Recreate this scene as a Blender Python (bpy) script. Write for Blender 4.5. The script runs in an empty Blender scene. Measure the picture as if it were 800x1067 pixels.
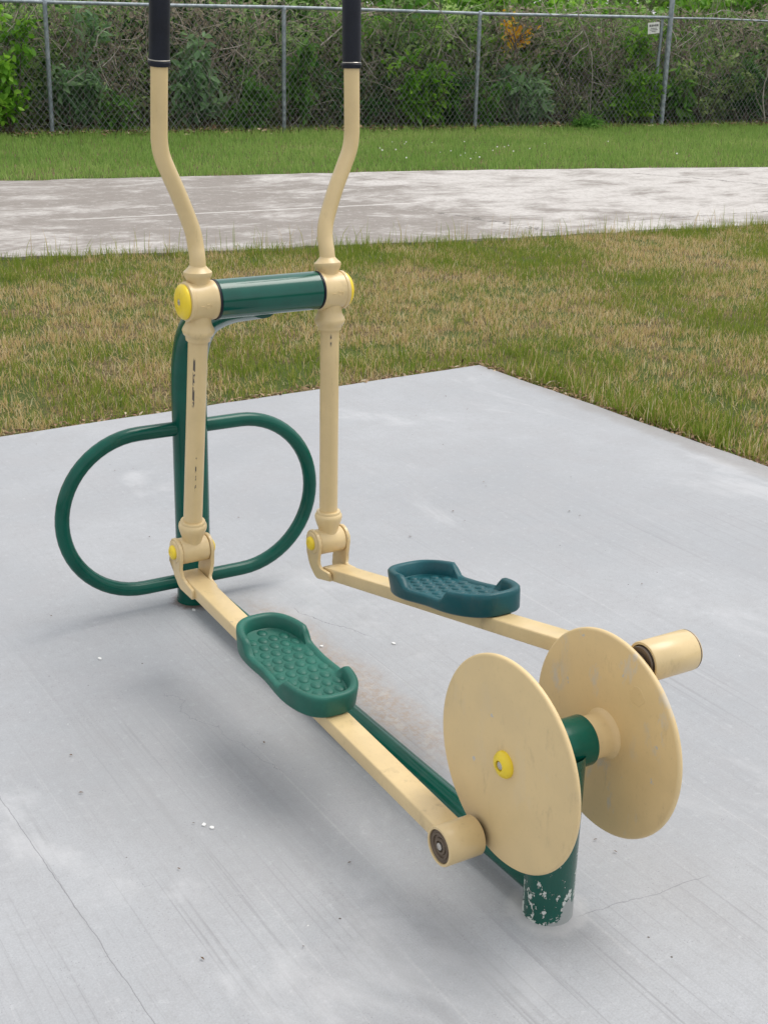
import bpy, math, random
import numpy as np
from mathutils import Vector, Matrix

rng = np.random.default_rng(7)
random.seed(7)
S = bpy.context.scene
COL = S.collection
R = math.radians

# ------------------------------------------------------------------ node helper
class NT:
    def __init__(s, name):
        s.m = bpy.data.materials.new(name); s.m.use_nodes = True
        s.t = s.m.node_tree; s.t.nodes.clear()
        s.out = s.t.nodes.new('ShaderNodeOutputMaterial')
        s.b = s.t.nodes.new('ShaderNodeBsdfPrincipled')
        s.t.links.new(s.b.outputs[0], s.out.inputs[0])
        s._pos = None
    def link(s, a, b): s.t.links.new(a, b)
    def put(s, v, sock):
        if isinstance(v, bpy.types.NodeSocket): s.link(v, sock)
        else:
            if sock.type == 'RGBA' and len(v) == 3: v = (*v, 1)
            sock.default_value = v
    def pos(s):
        if s._pos is None: s._pos = s.t.nodes.new('ShaderNodeNewGeometry').outputs['Position']
        return s._pos
    def obj(s): return s.t.nodes.new('ShaderNodeTexCoord').outputs['Object']
    def map(s, vec, scale=(1,1,1), loc=(0,0,0), rot=(0,0,0)):
        n = s.t.nodes.new('ShaderNodeMapping'); s.link(vec, n.inputs[0])
        n.inputs['Scale'].default_value = scale; n.inputs['Location'].default_value = loc
        n.inputs['Rotation'].default_value = rot
        return n.outputs[0]
    def noise(s, vec, scale, detail=4, rough=.55, dist=0):
        n = s.t.nodes.new('ShaderNodeTexNoise'); s.link(vec, n.inputs['Vector'])
        n.inputs['Scale'].default_value = scale; n.inputs['Detail'].default_value = detail
        n.inputs['Roughness'].default_value = rough; n.inputs['Distortion'].default_value = dist
        return n.outputs['Fac']
    def voro(s, vec, scale, feature='F1', out='Distance'):
        n = s.t.nodes.new('ShaderNodeTexVoronoi'); n.feature = feature
        s.link(vec, n.inputs['Vector']); n.inputs['Scale'].default_value = scale
        return n.outputs[out]
    def ramp(s, v, a, b, lo=0., hi=1., smooth=True):
        n = s.t.nodes.new('ShaderNodeMapRange'); n.interpolation_type = 'SMOOTHSTEP' if smooth else 'LINEAR'
        s.put(v, n.inputs['Value'])
        for k, x in (('From Min', a), ('From Max', b), ('To Min', lo), ('To Max', hi)): n.inputs[k].default_value = x
        return n.outputs[0]
    def mix(s, f, a, b, mode='MIX'):
        n = s.t.nodes.new('ShaderNodeMix'); n.data_type = 'RGBA'; n.blend_type = mode
        s.put(f, n.inputs[0]); s.put(a, n.inputs[6]); s.put(b, n.inputs[7])
        return n.outputs[2]
    def math(s, op, a, b=0., c=None):
        n = s.t.nodes.new('ShaderNodeMath'); n.operation = op
        s.put(a, n.inputs[0]); s.put(b, n.inputs[1])
        if c is not None: s.put(c, n.inputs[2])
        return n.outputs[0]
    def sep(s, vec):
        n = s.t.nodes.new('ShaderNodeSeparateXYZ'); s.link(vec, n.inputs[0]); return n.outputs
    def attr(s, name, out='Fac'):
        n = s.t.nodes.new('ShaderNodeAttribute'); n.attribute_name = name; return n.outputs[out]
    def colramp(s, v, stops):
        n = s.t.nodes.new('ShaderNodeValToRGB'); s.put(v, n.inputs[0]); e = n.color_ramp.elements
        while len(e) < len(stops): e.new(.5)
        for q, (p, c) in zip(e, stops): q.position = p; q.color = (*c, 1)
        return n.outputs[0]
    def bump(s, h, strength=.3, dist=.01):
        n = s.t.nodes.new('ShaderNodeBump'); s.put(h, n.inputs['Height'])
        n.inputs['Strength'].default_value = strength; n.inputs['Distance'].default_value = dist
        s.link(n.outputs[0], s.b.inputs['Normal'])
    def set(s, **k):
        for a, v in k.items():
            s.put(v, s.b.inputs[{'color': 'Base Color', 'rough': 'Roughness', 'metal': 'Metallic', 'spec': 'Specular IOR Level',
                                 'coat': 'Coat Weight', 'coatr': 'Coat Roughness', 'alpha': 'Alpha'}[a]])
        return s.m

def paint(name, col, rough, chip=None, chip_scale=60, chip_amt=.0, coat=.0, wob=.06, bumps=.04, spec=.5, grime_amt=.30):
    n = NT(name); p = n.pos()
    f = n.noise(p, 9, 5, .6)
    c = n.mix(n.ramp(f, .35, .65), [x*(1-wob) for x in col], [min(1, x*(1+wob)) for x in col])
    g = n.noise(p, 140, 2, .5)
    c = n.mix(n.ramp(g, .60, .78, 0, .22), c, [x*.72 for x in col])
    grime = n.noise(n.map(p, (1,1,.45)), 26, 6, .7)
    c = n.mix(n.ramp(grime, .56, .74, 0, grime_amt), c, (.16,.12,.075))
    r = n.ramp(f, .3, .7, rough*.85, rough*1.2)
    if chip:
        h = n.noise(p, chip_scale, 4, .6)
        k = n.ramp(h, chip_amt, chip_amt+.015)
        c = n.mix(k, c, chip); r = n.mix(k, r, (.7,.7,.7))
    n.set(color=c, rough=r, coat=coat, coatr=.12, spec=spec)
    n.bump(n.noise(p, 220, 2, .5), bumps, .002)
    return n.m

M = {}
BEIGE = (.655,.497,.258)
M['beige'] = paint('beige_paint', BEIGE, .36, (.30,.27,.23), 48, .745, coat=.15)
M['beige_disc'] = paint('beige_disc_paint', (.685,.515,.265), .45, (.50,.48,.45), 30, .69, coat=.0, wob=.035, grime_amt=.22)
M['green'] = paint('green_gloss_paint', (.0010,.078,.053), .20, None, coat=.06, wob=.12, spec=.28, grime_amt=.06)
M['green_bar'] = paint('green_polished_paint', (.0010,.078,.055), .14, None, coat=.42, wob=.12, spec=.28, grime_amt=.04)
M['yellow'] = paint('yellow_cap_plastic', (.84,.62,.03), .38, None, wob=.05)
M['pedal_green'] = paint('green_pedal_rubber', (.013,.115,.083), .48, None, wob=.14, bumps=.12, spec=.38, grime_amt=.14)
M['pedal_teal'] = paint('teal_pedal_rubber', (.003,.072,.086), .42, None, wob=.14, bumps=.12, spec=.35, grime_amt=.12)
M['black'] = paint('black_grip_rubber', (.008,.010,.018), .45, None, wob=.2, bumps=.06, spec=.3, grime_amt=.05)
M['bearing'] = paint('oily_bearing_steel', (.14,.105,.075), .38, None, wob=.2); M['bearing'].node_tree.nodes['Principled BSDF'].inputs['Metallic'].default_value = .6
M['steel'] = paint('bright_steel', (.55,.52,.48), .28, None, wob=.1); M['steel'].node_tree.nodes['Principled BSDF'].inputs['Metallic'].default_value = .9

def add_scuffs(m):
    n = NT.__new__(NT); n.m = m; n.t = m.node_tree; n._pos = None
    n.b = n.t.nodes['Principled BSDF']; p = n.pos()
    old = n.b.inputs['Base Color'].links[0].from_socket
    a = n.noise(n.map(p, (1,1.0,.45)), 20, 5, .65); b = n.noise(p, 5.2, 2, .5)
    k = n.math('MULTIPLY', n.math('MULTIPLY', n.ramp(a, .545, .64), n.ramp(b, .46, .56)), n.ramp(n.sep(p)[0], -.04, .04, .12, 1.))
    c = n.mix(n.math('MULTIPLY', k, .55), old, (.50,.50,.49))
    n.link(c, n.b.inputs['Base Color'])
add_scuffs(M['beige_disc'])

def beige_worn_mat():       # swing arm: beige with dark vertical scrapes on the tube
    n = NT('beige_scraped_paint'); p = n.obj()
    f = n.noise(p, 9, 5, .6)
    c = n.mix(n.ramp(f, .35, .65), [x*.95 for x in BEIGE], [x*1.05 for x in BEIGE])
    grime = n.noise(n.map(p, (1,1,.35)), 30, 6, .7)
    c = n.mix(n.ramp(grime, .58, .76, 0, .30), c, (.16,.12,.075))
    x, y, z = n.sep(p)
    def scrape(x0, y0, z0, dy, za, zb, u0, w, thr):
        yc = n.math('ADD', n.math('MULTIPLY', n.math('SUBTRACT', z, z0), -dy), y0)
        u = n.math('ADD', n.math('MULTIPLY', n.math('SUBTRACT', x, x0), .85), n.math('MULTIPLY', n.math('SUBTRACT', y, yc), -.53))
        dist = n.math('ABSOLUTE', n.math('SUBTRACT', u, u0))
        ns = n.math('ADD', n.noise(n.map(p, (1,1,.35)), 160, 4, .6), n.math('MULTIPLY', n.noise(p, 30, 3), .4))
        k_ = n.math('MULTIPLY', n.ramp(ns, thr, thr+.03), n.ramp(dist, w, w*.6))
        k_ = n.math('MULTIPLY', k_, n.math('MULTIPLY', n.ramp(z, za, za+.012), n.ramp(z, zb, zb-.012)))
        return n.math('MULTIPLY', k_, n.ramp(n.math('ABSOLUTE', n.math('SUBTRACT', x, x0)), .06, .05))
    k = scrape(-.158, 1.160, .302, .1263, .655, .775, -.004, .0030, .60)
    k = n.math('MAXIMUM', k, scrape(.158, 1.081, .2935, -.007, .765, .800, .004, .0022, .62))
    k = n.math('MAXIMUM', k, scrape(-.158, 1.160, .302, .1263, .45, .56, .006, .0016, .72))
    c = n.mix(k, c, (.09,.075,.065))
    n.set(color=c, rough=n.mix(k, (.35,)*3, (.75,)*3), coat=.15, coatr=.12)
    n.bump(n.noise(p, 220, 2, .5), .04, .002)
    return n.m
M['beige_arm'] = beige_worn_mat()

def post_mat():             # front post: paint flaked off near the ground
    n = NT('green_paint_flaking_to_primer'); p = n.pos()
    x, y, z = n.sep(p)
    f = n.noise(p, 9, 4, .6)
    c = n.mix(n.ramp(f, .35, .65), (.0015,.074,.052), (.002,.090,.064))
    h = n.noise(n.map(p, (1,1,.7)), 75, 4, .65)
    lim = n.ramp(z, .0, .20, .50, .74, False)
    k = n.ramp(n.math('SUBTRACT', h, lim), 0, .015)
    # large bare patch, low on the right-hand side
    q = n.math('ADD', n.math('MULTIPLY', n.noise(p, 38, 4, .6), .10), n.math('MULTIPLY', n.math('ADD', n.math('MULTIPLY', x, .85), n.math('MULTIPLY', y, -.53)), .85))
    k2 = n.ramp(n.math('SUBTRACT', n.math('SUBTRACT', q, .038), z), 0, .003)
    rim = n.ramp(n.math('SUBTRACT', h, lim), -.02, 0); c = n.mix(n.math('MULTIPLY', rim, .5), c, (.05,.035,.02)); c = n.mix(k, c, (.55,.58,.54)); c = n.mix(k2, c, (.34,.355,.345))
    kk = n.math('MAXIMUM', k, k2)
    n.set(color=c, rough=n.mix(kk, (.24,)*3, (.8,)*3), coat=n.ramp(kk, 0, 1, .12, 0))
    n.bump(n.math('SUBTRACT', 1., kk), .35, .002)
    return n.m
M['green_flaking'] = post_mat()

def concrete_mat():
    n = NT('broom_finished_concrete'); p = n.pos()
    x, y, z = n.sep(p)
    base = n.noise(p, .9, 6, .6)
    c = n.mix(n.ramp(base, .36, .64), (.342,.355,.372), (.404,.416,.432))
    mid = n.noise(p, 5.5, 6, .65)
    c = n.mix(n.ramp(mid, .42, .62, 0, .55), c, (.375,.380,.392))
    # broom strokes along the pad
    st = n.noise(n.map(p, (120, 1.1, 1), rot=(0,0,R(3))), 1., 3, .6)
    st2 = n.noise(n.map(p, (38, .5, 1), rot=(0,0,R(3))), 1., 3, .6)
    patch = n.ramp(n.noise(p, 1.3, 3, .5), .40, .60)
    near = n.ramp(y, 2.2, .5, .25, 1.)
    k = n.math('MULTIPLY', n.math('MULTIPLY', n.ramp(st, .52, .72), patch), near)
    c = n.mix(n.math('MULTIPLY', k, .48), c, (.20,.20,.205))
    c = n.mix(n.math('MULTIPLY', n.math('MULTIPLY', n.ramp(st2, .55, .75), near), .28), c, (.24,.24,.24))
    k = n.math('MULTIPLY', n.ramp(n.noise(n.map(p, (90, .8, 1), loc=(4,3,0), rot=(0,0,R(3))), 1., 3, .6), .58, .74), near)
    c = n.mix(n.math('MULTIPLY', k, .30), c, (.56,.56,.56))
    fine = n.noise(p, 260, 3, .7)
    c = n.mix(n.ramp(fine, .35, .65, 0, .40), c, (.28,.28,.29))
    sp = n.noise(p, 48, 5, .75); c = n.mix(n.ramp(sp, .50, .70, 0, .42), c, (.30,.305,.31)); c = n.mix(n.ramp(sp, .44, .30, 0, .35), c, (.50,.51,.52))
    po = n.voro(p, 150); c = n.mix(n.math('MULTIPLY', n.ramp(po, .20, .12), n.ramp(n.noise(p, 14, 4, .7), .50, .60, 0, .6)), c, (.19,.19,.195))
    # pale washed streaks
    pale = n.noise(n.map(p, (1,.55,1), loc=(7,2,0)), 1.6, 6, .65, .6)
    c = n.mix(n.ramp(pale, .56, .68, 0, .38), c, (.56,.565,.575))
    # dirt trodden in along the middle of the machine
    dx = n.math('SUBTRACT', x, .13); wv = n.math('MULTIPLY', n.math('SUBTRACT', n.noise(p, 4, 4, .6), .5), .12)
    ga = n.math('SUBTRACT', 1., n.ramp(n.math('ABSOLUTE', n.math('ADD', dx, wv)), .0, .10))
    ga = n.math('MULTIPLY', ga, n.math('MULTIPLY', n.ramp(y, .25, .75), n.ramp(y, 1.55, 1.25)))
    gr = n.ramp(n.noise(p, 55, 5, .75), .42, .62)
    c = n.mix(n.math('MULTIPLY', ga, n.ramp(gr, 0, 1, .30, .72)), c, (.33,.245,.175))
    c = n.mix(n.math('MULTIPLY', ga, n.ramp(n.noise(p, 21, 4, .7), .52, .62, 0, .3)), c, (.52,.48,.43))
    # rust and dirt round the rear post foot
    dd = n.math('SQRT', n.math('ADD', n.math('POWER', x, 2.), n.math('POWER', n.math('SUBTRACT', y, 1.515), 2.)))
    dd = n.math('ADD', dd, n.math('MULTIPLY', n.math('SUBTRACT', n.noise(p, 30, 4, .7), .5), .06))
    c = n.mix(n.ramp(dd, .075, .045, 0, .8), c, (.11,.06,.035))
    dd = n.math('SQRT', n.math('ADD', n.math('POWER', x, 2.), n.math('POWER', y, 2.)))
    dd = n.math('ADD', dd, n.math('MULTIPLY', n.math('SUBTRACT', n.noise(p, 30, 4, .7), .5), .05))
    c = n.mix(n.ramp(dd, .085, .055, 0, .65), c, (.53,.53,.53))
    # machine's broad soft shadow, painted into the slab colour beside it
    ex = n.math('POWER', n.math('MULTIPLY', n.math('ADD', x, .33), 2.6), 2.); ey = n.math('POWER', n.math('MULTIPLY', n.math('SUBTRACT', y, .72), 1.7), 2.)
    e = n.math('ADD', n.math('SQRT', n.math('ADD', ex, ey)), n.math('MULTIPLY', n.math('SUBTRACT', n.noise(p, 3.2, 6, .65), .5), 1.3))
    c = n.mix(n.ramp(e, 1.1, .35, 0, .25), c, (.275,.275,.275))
    # scattered pale chips and dark specks
    v = n.voro(p, 26); c = n.mix(n.math('MULTIPLY', n.ramp(v, .055, .035), n.ramp(n.noise(p, 2.3, 2), .60, .66)), c, (.66,.66,.64))
    v = n.voro(n.map(p, loc=(3.3,1.7,0)), 17); c = n.mix(n.math('MULTIPLY', n.ramp(v, .045, .03), n.ramp(n.noise(p, 3.1, 2), .55, .60)), c, (.10,.085,.07))
    # hairline cracks
    def crack(ax, ay, bx, by, w, wob, dark=.8, col=(.13,.13,.135)):
        nonlocal c
        L = math.hypot(bx-ax, by-ay); ux, uy = (bx-ax)/L, (by-ay)/L
        px = n.math('SUBTRACT', x, ax); py = n.math('SUBTRACT', y, ay)
        al = n.math('ADD', n.math('MULTIPLY', px, ux), n.math('MULTIPLY', py, uy))
        ac = n.math('SUBTRACT', n.math('MULTIPLY', py, ux), n.math('MULTIPLY', px, uy))
        ac = n.math('ADD', ac, n.math('MULTIPLY', n.math('SUBTRACT', n.noise(p, 7, 5, .65), .5), wob))
        k = n.math('MULTIPLY', n.ramp(n.math('ABSOLUTE', ac), w, w*.35), n.math('MULTIPLY', n.ramp(al, 0, .05), n.ramp(al, L, L-.05)))
        c = n.mix(n.math('MULTIPLY', k, dark), c, col)
    crack(-.735, 1.1, -.675, -.9, .0013, .018, .55)
    crack(.02, -.035, .34, -.07, .0016, .04, .4)
    crack(.19, 1.36, .30, 1.08, .0015, .10, .8)
    crack(-.28, 1.10, -.20, .60, .0012, .14, .4)
    # weathered dark rim at the pad's edges
    rm = n.ramp(n.math('ADD', n.math('SUBTRACT', 2.165, x), n.math('MULTIPLY', n.noise(p, 9, 4), .1)), .13, .045)
    c = n.mix(n.math('MULTIPLY', rm, .35), c, (.20,.17,.14))
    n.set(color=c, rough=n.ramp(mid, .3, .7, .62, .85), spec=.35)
    hh = n.math('ADD', n.math('MULTIPLY', st, .7), n.math('MULTIPLY', fine, .5))
    n.bump(hh, .22, .004)
    return n.m
M['concrete'] = concrete_mat()

def path_mat():
    n = NT('weathered_path_concrete'); p = n.pos(); x, y, z = n.sep(p)
    a = n.math('SUBTRACT', n.noise(n.map(p, (.6,.95,1), rot=(0,0,R(-8))), 2.3, 8, .74, .3), n.math('MULTIPLY', n.ramp(x, 6.2, 3.6), n.ramp(x, .8, 2.4, .02, .115)))
    a = n.math('ADD', a, n.ramp(x, 4.5, 7.5, .012, .055))
    c = n.mix(n.ramp(a, .37, .60), (.245,.222,.200), (.53,.505,.48))
    b = n.noise(n.map(p, (1,1.2,1), loc=(3,9,0)), 9, 6, .75)
    c = n.mix(n.ramp(b, .53, .68, 0, .40), c, (.62,.60,.575))
    d = n.noise(n.map(p, (1,1.5,1), loc=(1,4,0)), 6.0, 7, .75)
    c = n.mix(n.math('MULTIPLY', n.ramp(d, .52, .66, 0, .75), n.ramp(x, 6.5, 3.0, .45, 1.)), c, (.29,.255,.235))
    f = n.noise(n.map(p,(1,.8,1)), 26, 6, .85)
    c = n.mix(n.ramp(f, .46, .66, 0, .6), c, (.30,.27,.25)); c = n.mix(n.ramp(f, .44, .30, 0, .5), c, (.66,.64,.615))
    def crack(ax, ay, bx, by, w, wob, dark=.8, col=(.12,.11,.10)):
        nonlocal c
        L = math.hypot(bx-ax, by-ay); ux, uy = (bx-ax)/L, (by-ay)/L
        px = n.math('SUBTRACT', x, ax); py = n.math('SUBTRACT', y, ay)
        al = n.math('ADD', n.math('MULTIPLY', px, ux), n.math('MULTIPLY', py, uy))
        ac = n.math('SUBTRACT', n.math('MULTIPLY', py, ux), n.math('MULTIPLY', px, uy))
        ac = n.math('ADD', ac, n.math('MULTIPLY', n.math('SUBTRACT', n.noise(p, 2.2, 5, .65), .5), wob))
        k = n.math('MULTIPLY', n.ramp(n.math('ABSOLUTE', ac), w, w*.35), n.math('MULTIPLY', n.ramp(al, 0, .1), n.ramp(al, L, L-.1)))
        c = n.mix(n.math('MULTIPLY', k, dark), c, col)
    crack(1.9, 8.25, 5.0, 8.1, .028, .10, .6, (.68,.66,.63))
    crack(4.8, 7.6, 5.0, 6.3, .022, .7, .7)
    crack(8.3, 9.3, 9.3, 7.2, .020, .4, .7)
    crack(5.8, 6.6, 8.5, 6.5, .016, .3, .6)
    n.set(color=c, rough=.9, spec=.25); n.bump(n.math('ADD', f, b), .3, .01)
    return n.m
M['path'] = path_mat()

def soil_mat():
    n = NT('thatch_and_soil'); p = n.pos()
    a = n.noise(p, 2.0, 5, .6); f = n.noise(p, 55, 5, .75); g = n.noise(n.map(p, (1,.4,1)), 130, 3, .7)
    c = n.mix(n.ramp(f, .35, .65), (.065,.052,.028), (.24,.185,.10))
    c = n.mix(n.ramp(a, .42, .56, 0, .85), c, (.075,.115,.028))
    c = n.mix(n.ramp(g, .56, .72, 0, .6), c, (.36,.29,.17))
    n.set(color=c, rough=.95, spec=.1); n.bump(f, .8, .02)
    return n.m
M['soil'] = soil_mat()

def leafy(name, stops, trans=.35, rough=.5, spec=.3):
    n = NT(name)
    r = n.attr('rnd'); c = n.colramp(r, stops)
    n.set(color=c, rough=rough, spec=spec)
    t = n.t.nodes.new('ShaderNodeBsdfTranslucent'); n.link(c, t.inputs[0])
    mx = n.t.nodes.new('ShaderNodeMixShader'); mx.inputs[0].default_value = trans
    n.link(n.b.outputs[0], mx.inputs[1]); n.link(t.outputs[0], mx.inputs[2]); n.link(mx.outputs[0], n.out.inputs[0])
    return n.m
M['grass_near'] = leafy('lawn_blades', [(0,(.13,.215,.022)),(.30,(.22,.295,.040)),(.56,(.36,.37,.075)),(.64,(.47,.335,.15)),(.85,(.66,.495,.245)),(1,(.75,.67,.44))], .45, .6, .2)
M['grass_far'] = leafy('verge_blades', [(0,(.16,.29,.060)),(.35,(.235,.38,.085)),(.7,(.34,.46,.13)),(.88,(.46,.50,.20)),(1,(.56,.50,.28))], .45, .6, .2)
M['litter'] = leafy('dead_leaf_litter', [(0,(0.075,0.050,0.030)),(.5,(0.225,0.143,0.083)),(.85,(0.405,0.285,0.180)),(1,(0.540,0.450,0.330))], .1, .85, .1)
M['undergrowth'] = leafy('undergrowth_leaf', [(0,(0.190,0.162,0.118)),(.20,(0.358,0.302,0.224)),(.36,(0.493,0.426,0.325)),(.44,(0.190,0.291,0.095)),(.75,(0.291,0.459,0.146)),(1,(0.448,0.616,0.213))], .42, .7, .2)
M['twig'] = leafy('dead_twig', [(0,(0.095,0.076,0.061)),(.5,(0.228,0.190,0.156)),(.9,(0.437,0.380,0.323)),(1,(0.627,0.570,0.503))], .0, .85, .1)
GREENS = {
 'bright': [(0,(0.085,0.228,0.019)),(.5,(0.162,0.380,0.034)),(1,(0.304,0.551,0.067))],
 'mid':    [(0,(0.057,0.162,0.027)),(.5,(0.104,0.257,0.042)),(1,(0.190,0.380,0.076))],
 'dark':   [(0,(0.027,0.085,0.023)),(.5,(0.053,0.152,0.034)),(1,(0.114,0.266,0.057))],
 'blue':   [(0,(0.098,0.196,0.086)),(.5,(0.172,0.322,0.138)),(1,(0.310,0.483,0.230))],
 'pale':   [(0,(0.123,0.218,0.057)),(.5,(0.209,0.323,0.095)),(1,(0.380,0.475,0.171))],
 'orange': [(0,(.55,.24,.012)),(.5,(.70,.40,.02)),(1,(.74,.55,.06))],
}
for k, st in GREENS.items(): M['leaf_'+k] = leafy('leaf_'+k, st, .45, .5, .3)
M['bark'] = leafy('stem_bark', [(0,(.06,.048,.035)),(.5,(.11,.09,.07)),(1,(.19,.165,.135))], .0, .9, .1)
M['dead_branch'] = leafy('bleached_branch', [(0,(.20,.18,.15)),(.5,(.32,.29,.25)),(1,(.42,.39,.35))], .0, .85, .1)

def galv():
    n = NT('galvanised_steel'); p = n.pos()
    f = n.noise(p, 12, 4, .6)
    n.set(color=n.mix(n.ramp(f, .35, .65), (.22,.26,.29), (.36,.40,.43)), rough=.5, metal=.35, spec=.4)
    return n.m
M['galv'] = galv()
n = NT('dull_fence_wire'); n.set(color=(.21,.22,.22), rough=.5, metal=.3); M['wire'] = n.m
n = NT('sign_white'); n.set(color=n.mix(n.ramp(n.noise(n.pos(), 30, 4), .4, .7), (.74,.75,.72), (.58,.58,.53)), rough=.5); M['sign_white'] = n.m
n = NT('sign_ink'); n.set(color=(.10,.10,.10), rough=.6); M['ink'] = n.m
n = NT('white_petal'); n.set(color=(.80,.80,.76), rough=.6); M['petal'] = n.m
n = NT('white_flake'); n.set(color=(.72,.72,.70), rough=.7); M['flake'] = n.m

# ------------------------------------------------------------------ mesh helpers
class MB:
    def __init__(s): s.v = []; s.f = []
    def add(s, v, f):
        o = len(s.v); s.v += [tuple(map(float, q)) for q in v]; s.f += [tuple(i+o for i in g) for g in f]; return s
    def build(s, name, mat, parent=None, smooth=True, ang=38, bevel=0):
        me = bpy.data.meshes.new(name); me.from_pydata(s.v, [], s.f); me.validate()
        me.materials.append(M[mat] if isinstance(mat, str) else mat)
        if smooth:
            me.polygons.foreach_set('use_smooth', [True]*len(me.polygons)); me.set_sharp_from_angle(angle=R(ang))
        o = bpy.data.objects.new(name, me); COL.objects.link(o)
        if parent: o.parent = parent
        if bevel:
            b = o.modifiers.new('bevel', 'BEVEL'); b.width = bevel; b.segments = 2; b.limit_method = 'ANGLE'; b.angle_limit = R(40)
            b.harden_normals = False
        return o

def frame(d):
    d = Vector(d).normalized(); a = Vector((0,0,1)) if abs(d.z) < .9 else Vector((0,1,0))
    x = a.cross(d).normalized(); return x, d.cross(x), d

def lathe(o, d, prof, n=32):
    """prof: (t along axis d, radius); closed at radius 0"""
    x, y, d = frame(d); o = Vector(o); v = []; f = []; rows = []
    for t, r in prof:
        if r <= 1e-6: v.append(o+d*t); rows.append([len(v)-1])
        else:
            rows.append(list(range(len(v), len(v)+n)))
            for k in range(n):
                a = 2*math.pi*k/n; v.append(o+d*t+x*(r*math.cos(a))+y*(r*math.sin(a)))
    for A, B in zip(rows, rows[1:]):
        for k in range(n):
            k2 = (k+1) % n
            if len(A) == 1 and len(B) == 1: continue
            if len(A) == 1: f.append((A[0], B[k2], B[k]))
            elif len(B) == 1: f.append((A[k], A[k2], B[0]))
            else: f.append((A[k], A[k2], B[k2], B[k]))
    f = [g[::-1] for g in f] if False else f
    return v, f

def tube(pts, rad, n=16, caps=True, closed=False):
    pts = [Vector(p) for p in pts]; N = len(pts); v = []; f = []
    rad = [rad]*N if not hasattr(rad, '__len__') else rad
    tan = []
    for i in range(N):
        if closed: t = pts[(i+1) % N]-pts[i-1]
        else: t = pts[min(i+1, N-1)]-pts[max(i-1, 0)]
        tan.append(t.normalized())
    x, y, _ = frame(tan[0])
    for i in range(N):
        if i: 
            q = tan[i-1].rotation_difference(tan[i]); x = q @ x
        x = (x - tan[i]*x.dot(tan[i])).normalized(); y = tan[i].cross(x)
        for k in range(n):
            a = 2*math.pi*k/n; v.append(pts[i]+(x*math.cos(a)+y*math.sin(a))*rad[i])
    for i in range(N if closed else N-1):
        j = (i+1) % N
        for k in range(n):
            f.append((i*n+k, i*n+(k+1) % n, j*n+(k+1) % n, j*n+k))
    if caps and not closed:
        f.append(tuple(range(n))[::-1]); f.append(tuple((N-1)*n+k for k in range(n)))
    return v, f

def catmull(pts, per=8):
    P = [Vector(p) for p in pts]; P = [P[0]*2-P[1]]+P+[P[-1]*2-P[-2]]; out = []
    for i in range(1, len(P)-2):
        for k in range(per):
            t = k/per; a, b, c, d = P[i-1:i+3]
            out.append(.5*((2*b)+(c-a)*t+(2*a-5*b+4*c-d)*t*t+(3*b-a-3*c+d)*t**3))
    out.append(P[-2]); return out

def prism(outline, z0, z1, M4=None):
    n = len(outline); v = [(x, y, z0) for x, y in outline]+[(x, y, z1) for x, y in outline]
    f = [tuple(range(n))[::-1], tuple(range(n, 2*n))]+[(k, (k+1) % n, n+(k+1) % n, n+k) for k in range(n)]
    if M4 is not None: v = [M4 @ Vector(q) for q in v]
    return v, f

def rrect(w, h, r, seg=4):
    out = []
    for cx, cy, a0 in ((w/2-r, h/2-r, 0), (-w/2+r, h/2-r, 90), (-w/2+r, -h/2+r, 180), (w/2-r, -h/2+r, 270)):
        for k in range(seg+1):
            a = R(a0+90*k/seg); out.append((cx+r*math.cos(a), cy+r*math.sin(a)))
    return out

def box(c, s):
    x, y, z = c; a, b, d = s[0]/2, s[1]/2, s[2]/2
    v = [(x+i*a, y+j*b, z+k*d) for k in (-1, 1) for j in (-1, 1) for i in (-1, 1)]
    return v, [(0,2,3,1), (4,5,7,6), (0,1,5,4), (2,6,7,3), (0,4,6,2), (1,3,7,5)]

def tag(o, label=None, cat=None, group=None, kind=None):
    if label: o['label'] = label
    if cat: o['category'] = cat
    if group: o['group'] = group
    if kind: o['kind'] = kind
    return o

def empty(name, loc=(0,0,0)):
    o = bpy.data.objects.new(name, None); COL.objects.link(o); o.location = loc; o.empty_display_size = .1; return o

def np_mesh(name, verts, faces_flat, sizes, mat, rnd=None, parent=None, smooth=False):
    me = bpy.data.meshes.new(name)
    verts = np.asarray(verts, np.float32); faces_flat = np.asarray(faces_flat, np.int32); sizes = np.asarray(sizes, np.int32)
    me.vertices.add(len(verts)); me.vertices.foreach_set('co', verts.ravel())
    me.loops.add(len(faces_flat)); me.loops.foreach_set('vertex_index', faces_flat)
    me.polygons.add(len(sizes)); st = np.concatenate([[0], np.cumsum(sizes)[:-1]]).astype(np.int32)
    me.polygons.foreach_set('loop_start', st); me.polygons.foreach_set('loop_total', sizes)
    if smooth: me.polygons.foreach_set('use_smooth', np.ones(len(sizes), bool))
    me.materials.append(M[mat] if isinstance(mat, str) else mat)
    if rnd is not None:
        a = me.attributes.new('rnd', 'FLOAT', 'FACE'); a.data.foreach_set('value', np.asarray(rnd, np.float32))
    me.update(calc_edges=True)
    o = bpy.data.objects.new(name, me); COL.objects.link(o)
    if parent: o.parent = parent
    return o

# ================================================================== SETTING
# ground: one sheet to the horizon, its surface 3 cm under the pad
mb = MB(); G = [(-400,-400,-.03), (400,-400,-.03), (400,400,-.03), (-400,400,-.03)]
o = mb.add(G, [(0,1,2,3)]).build('ground', 'soil', smooth=False); tag(o, kind='structure')

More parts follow.
